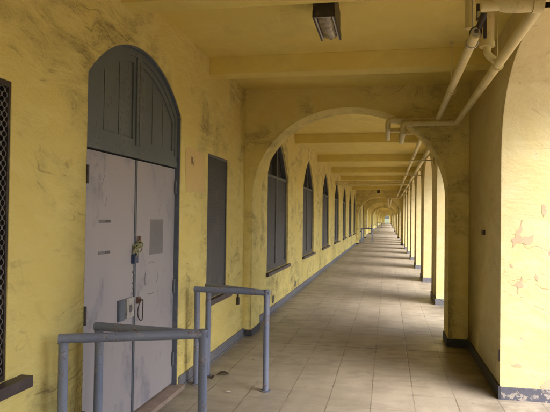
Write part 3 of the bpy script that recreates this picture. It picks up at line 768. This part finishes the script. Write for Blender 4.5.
ra = rail((-1.075, 3.30), (-1.80, 2.985), (-1.78, 3.36), .895)
tag(ra, 'blue grey pipe handrail on three posts, in the foreground before the double door', 'handrail', 'handrails beside the doors')
rb = rail((-1.09, 5.20), (-1.78, 5.26), (-1.765, 5.56), .90)
tag(rb, 'blue grey pipe handrail between the double door and the nearest arch', 'handrail', 'handrails beside the doors')
for i, (yy, lb) in enumerate([(37.6, 'near one of two small handrails just past the second arch'), (40.2, 'far one of two small handrails just past the second arch'), (60.3, 'tiny handrail far down the walkway past the fourth arch'), (95.8, 'faintest handrail, farthest down the walkway')]):
    o = copy_tree(rb); o.location = (-1.0, yy, 0); tag(o, lb, 'handrail', 'handrails beside the doors')

# ------------------------------------------------------------------ padlocks on the door
root = empty('padlock', (WX-.035, D_C-.03, 1.27)); tag(root, 'blue padlock hanging from a brass chain between the two door leaves', 'padlock')
t = MB(); t.box(-.014, .016, -.038, .03, -.045, .025)
t.build('lock_body', M['blue'], root)
t = MB(); t.tube([(.0, -.025, .02), (.0, -.025, .06), (.0, -.005, .075), (.0, .018, .06), (.0, .018, .02)], .006, 8, .015); t.build('shackle', M['steel'], root)
root = empty('chain', (WX-.03, D_C, 1.35)); tag(root, 'tarnished brass chain looped through the door edges above the blue padlock', 'chain')
t = MB()
for k in range(11):
    a = k*.57; c = Vector((.012*math.sin(a*2), .052*math.cos(a), .03*math.sin(a*1.3)+.012*(k % 3)-.02)); u = Vector((.3*math.cos(a), math.sin(a), math.cos(a*1.7))).normalized(); v = u.orthogonal().normalized()
    t.tube([c+u*.024*math.cos(s_)+v*.014*math.sin(s_) for s_ in lin(0, 6.2832, 10)[:-1]], .0052, 6, closed=True)
t.build('links', M['brass'], root)
t = MB(); t.box(-.008, .008, .03, .052, .03, .085); t.build('tag', M['red'], root)

# ------------------------------------------------------------------ litter on the floor
def dry_leaf(x, y, rz, s_, label):
    t = MB(); n = 6; L = []
    for k in range(n+1):
        u = k/n; wd = .32*math.sin(math.pi*u)**.8+.01; z = .16*math.sin(u*3)+.02
        L.append([(u-.5, -wd, z+.12*wd), (u-.5, 0, z*.5+.01), (u-.5, wd, z+.16*wd)])
    for a, c in zip(L, L[1:]):
        for p in (0, 1): t.quad(*[tuple(s_*q for q in v_) for v_ in (a[p], a[p+1], c[p+1], c[p])])
    o = t.build('dry_leaf', M['leafdry'], recalc=False); o.location = (x, y, .002); o.rotation_euler = (0, 0, rz); tag(o, label, 'leaf')
dry_leaf(-1.62, 5.62, .3, .13, 'curled dark dry leaf on the floor beside the second handrail')
dry_leaf(-1.70, 5.50, 2.0, .09, 'small dark scrap at the foot of the second handrail')
for i, (x, y, sz) in enumerate([(-1.42, 5.1, .022), (-1.28, 5.95, .016), (-1.45, 6.3, .018), (-.78, 16.5, .03)]):
    t = MB(); t.ball((0, 0, 0), sz, 8, (1.3, 1, .22)); o = t.build('pebble', M['trim'] if i < 3 else M['soot']); o.location = (x, y, sz*.2)
    tag(o, ['pale crumb of plaster on the tiles inside the second handrail', 'pale speck on the tiles right of the second handrail', 'pale speck on the tiles near the louvred window', 'small dark litter in the middle of the far floor'][i], 'debris')

# ------------------------------------------------------------------ plants and trees outside
def blade_plant(x, y, n, L, label):
    root = empty('spiky_plant', (x, y, -.02)); tag(root, label, 'plant')
    for k in range(n):
        a = random.uniform(0, 6.28) if k else math.pi*1.1; el = random.uniform(.5, 1.2) if k else .8; l = L*random.uniform(.7, 1.1) if k else L
        d = Vector((math.cos(a), math.sin(a), 0)); side = Vector((-d.y, d.x, 0)); t = MB(); prev = None
        for j in range(7):
            u = j/6; c = d*l*u*math.cos(el)+Vector((0, 0, l*(u*math.sin(el)-.25*u*u))); wd = .028*(1-u)**.7+.001
            cur = (c-side*wd+Vector((0, 0, .012*(1-u))), c, c+side*wd+Vector((0, 0, .012*(1-u))))
            if prev: t.quad(prev[0], prev[1], cur[1], cur[0], sm=True); t.quad(prev[1], prev[2], cur[2], cur[1], sm=True)
            prev = cur
        t.build('leaf', M['leaf2'], root, recalc=False)
blade_plant(1.14, 10.72, 11, .45, 'spiky green plant growing at the foot of the first slim pier')
def tree(x, y, h, cr, label, mat):
    root = empty('broadleaf_tree', (x, y, -.15)); tag(root, label, 'tree', 'trees outside the arcade')
    t = MB(); limbs = []
    t.tube([(0, 0, 0), (.06*h*.3, .02*h, h*.25), (.01*h, -.02*h, h*.5)], .03*h, 10)
    for k in range(7):
        a = k*.9+random.random(); e = Vector((math.cos(a)*cr*.6, math.sin(a)*cr*.6, h*(.55+.06*k)))
        s0 = Vector((.01*h, 0, h*(.32+.025*k))); t.cyl(s0, e, .013*h, .004*h, 8); limbs.append(e)
    t.build('trunk', M['bark'], root)
    f = MB(); cl = limbs+[Vector((random.gauss(0, cr*.45), random.gauss(0, cr*.45), h*random.uniform(.5, .98))) for _ in range(16)]
    for c in cl:
        rr = cr*random.uniform(.22, .42)
        for _ in range(210):
            p = c+Vector((random.gauss(0, rr*.55), random.gauss(0, rr*.55), random.gauss(0, rr*.42)))
            u = Vector((random.gauss(0, 1), random.gauss(0, 1), random.gauss(0, .6))).normalized(); v = u.orthogonal().normalized(); s_ = random.uniform(.06, .13)*h*.16
            f.quad(p-u*s_, p+v*s_*.5, p+u*s_, p-v*s_*.5)
    f.build('crown', mat, root, recalc=False)
for i, (x, y, h, cr, lb) in enumerate([(17, 6, 7, 3, 'round tree on the lawn opposite the camera'), (20, 22, 9, 3.6, 'taller tree on the lawn opposite the first piers'),
        (18, 40, 8, 3.2, 'tree on the lawn opposite the second arch'), (-2.2, 232, 9, 4, 'left tree beyond the end of the walkway'), (1.5, 240, 10, 4.4, 'middle tree beyond the end of the walkway'), (6, 228, 8, 3.6, 'right tree beyond the end of the walkway')]):
    tree(x, y, h, cr, lb, M['leaf'] if i % 2 else M['leaf2'])
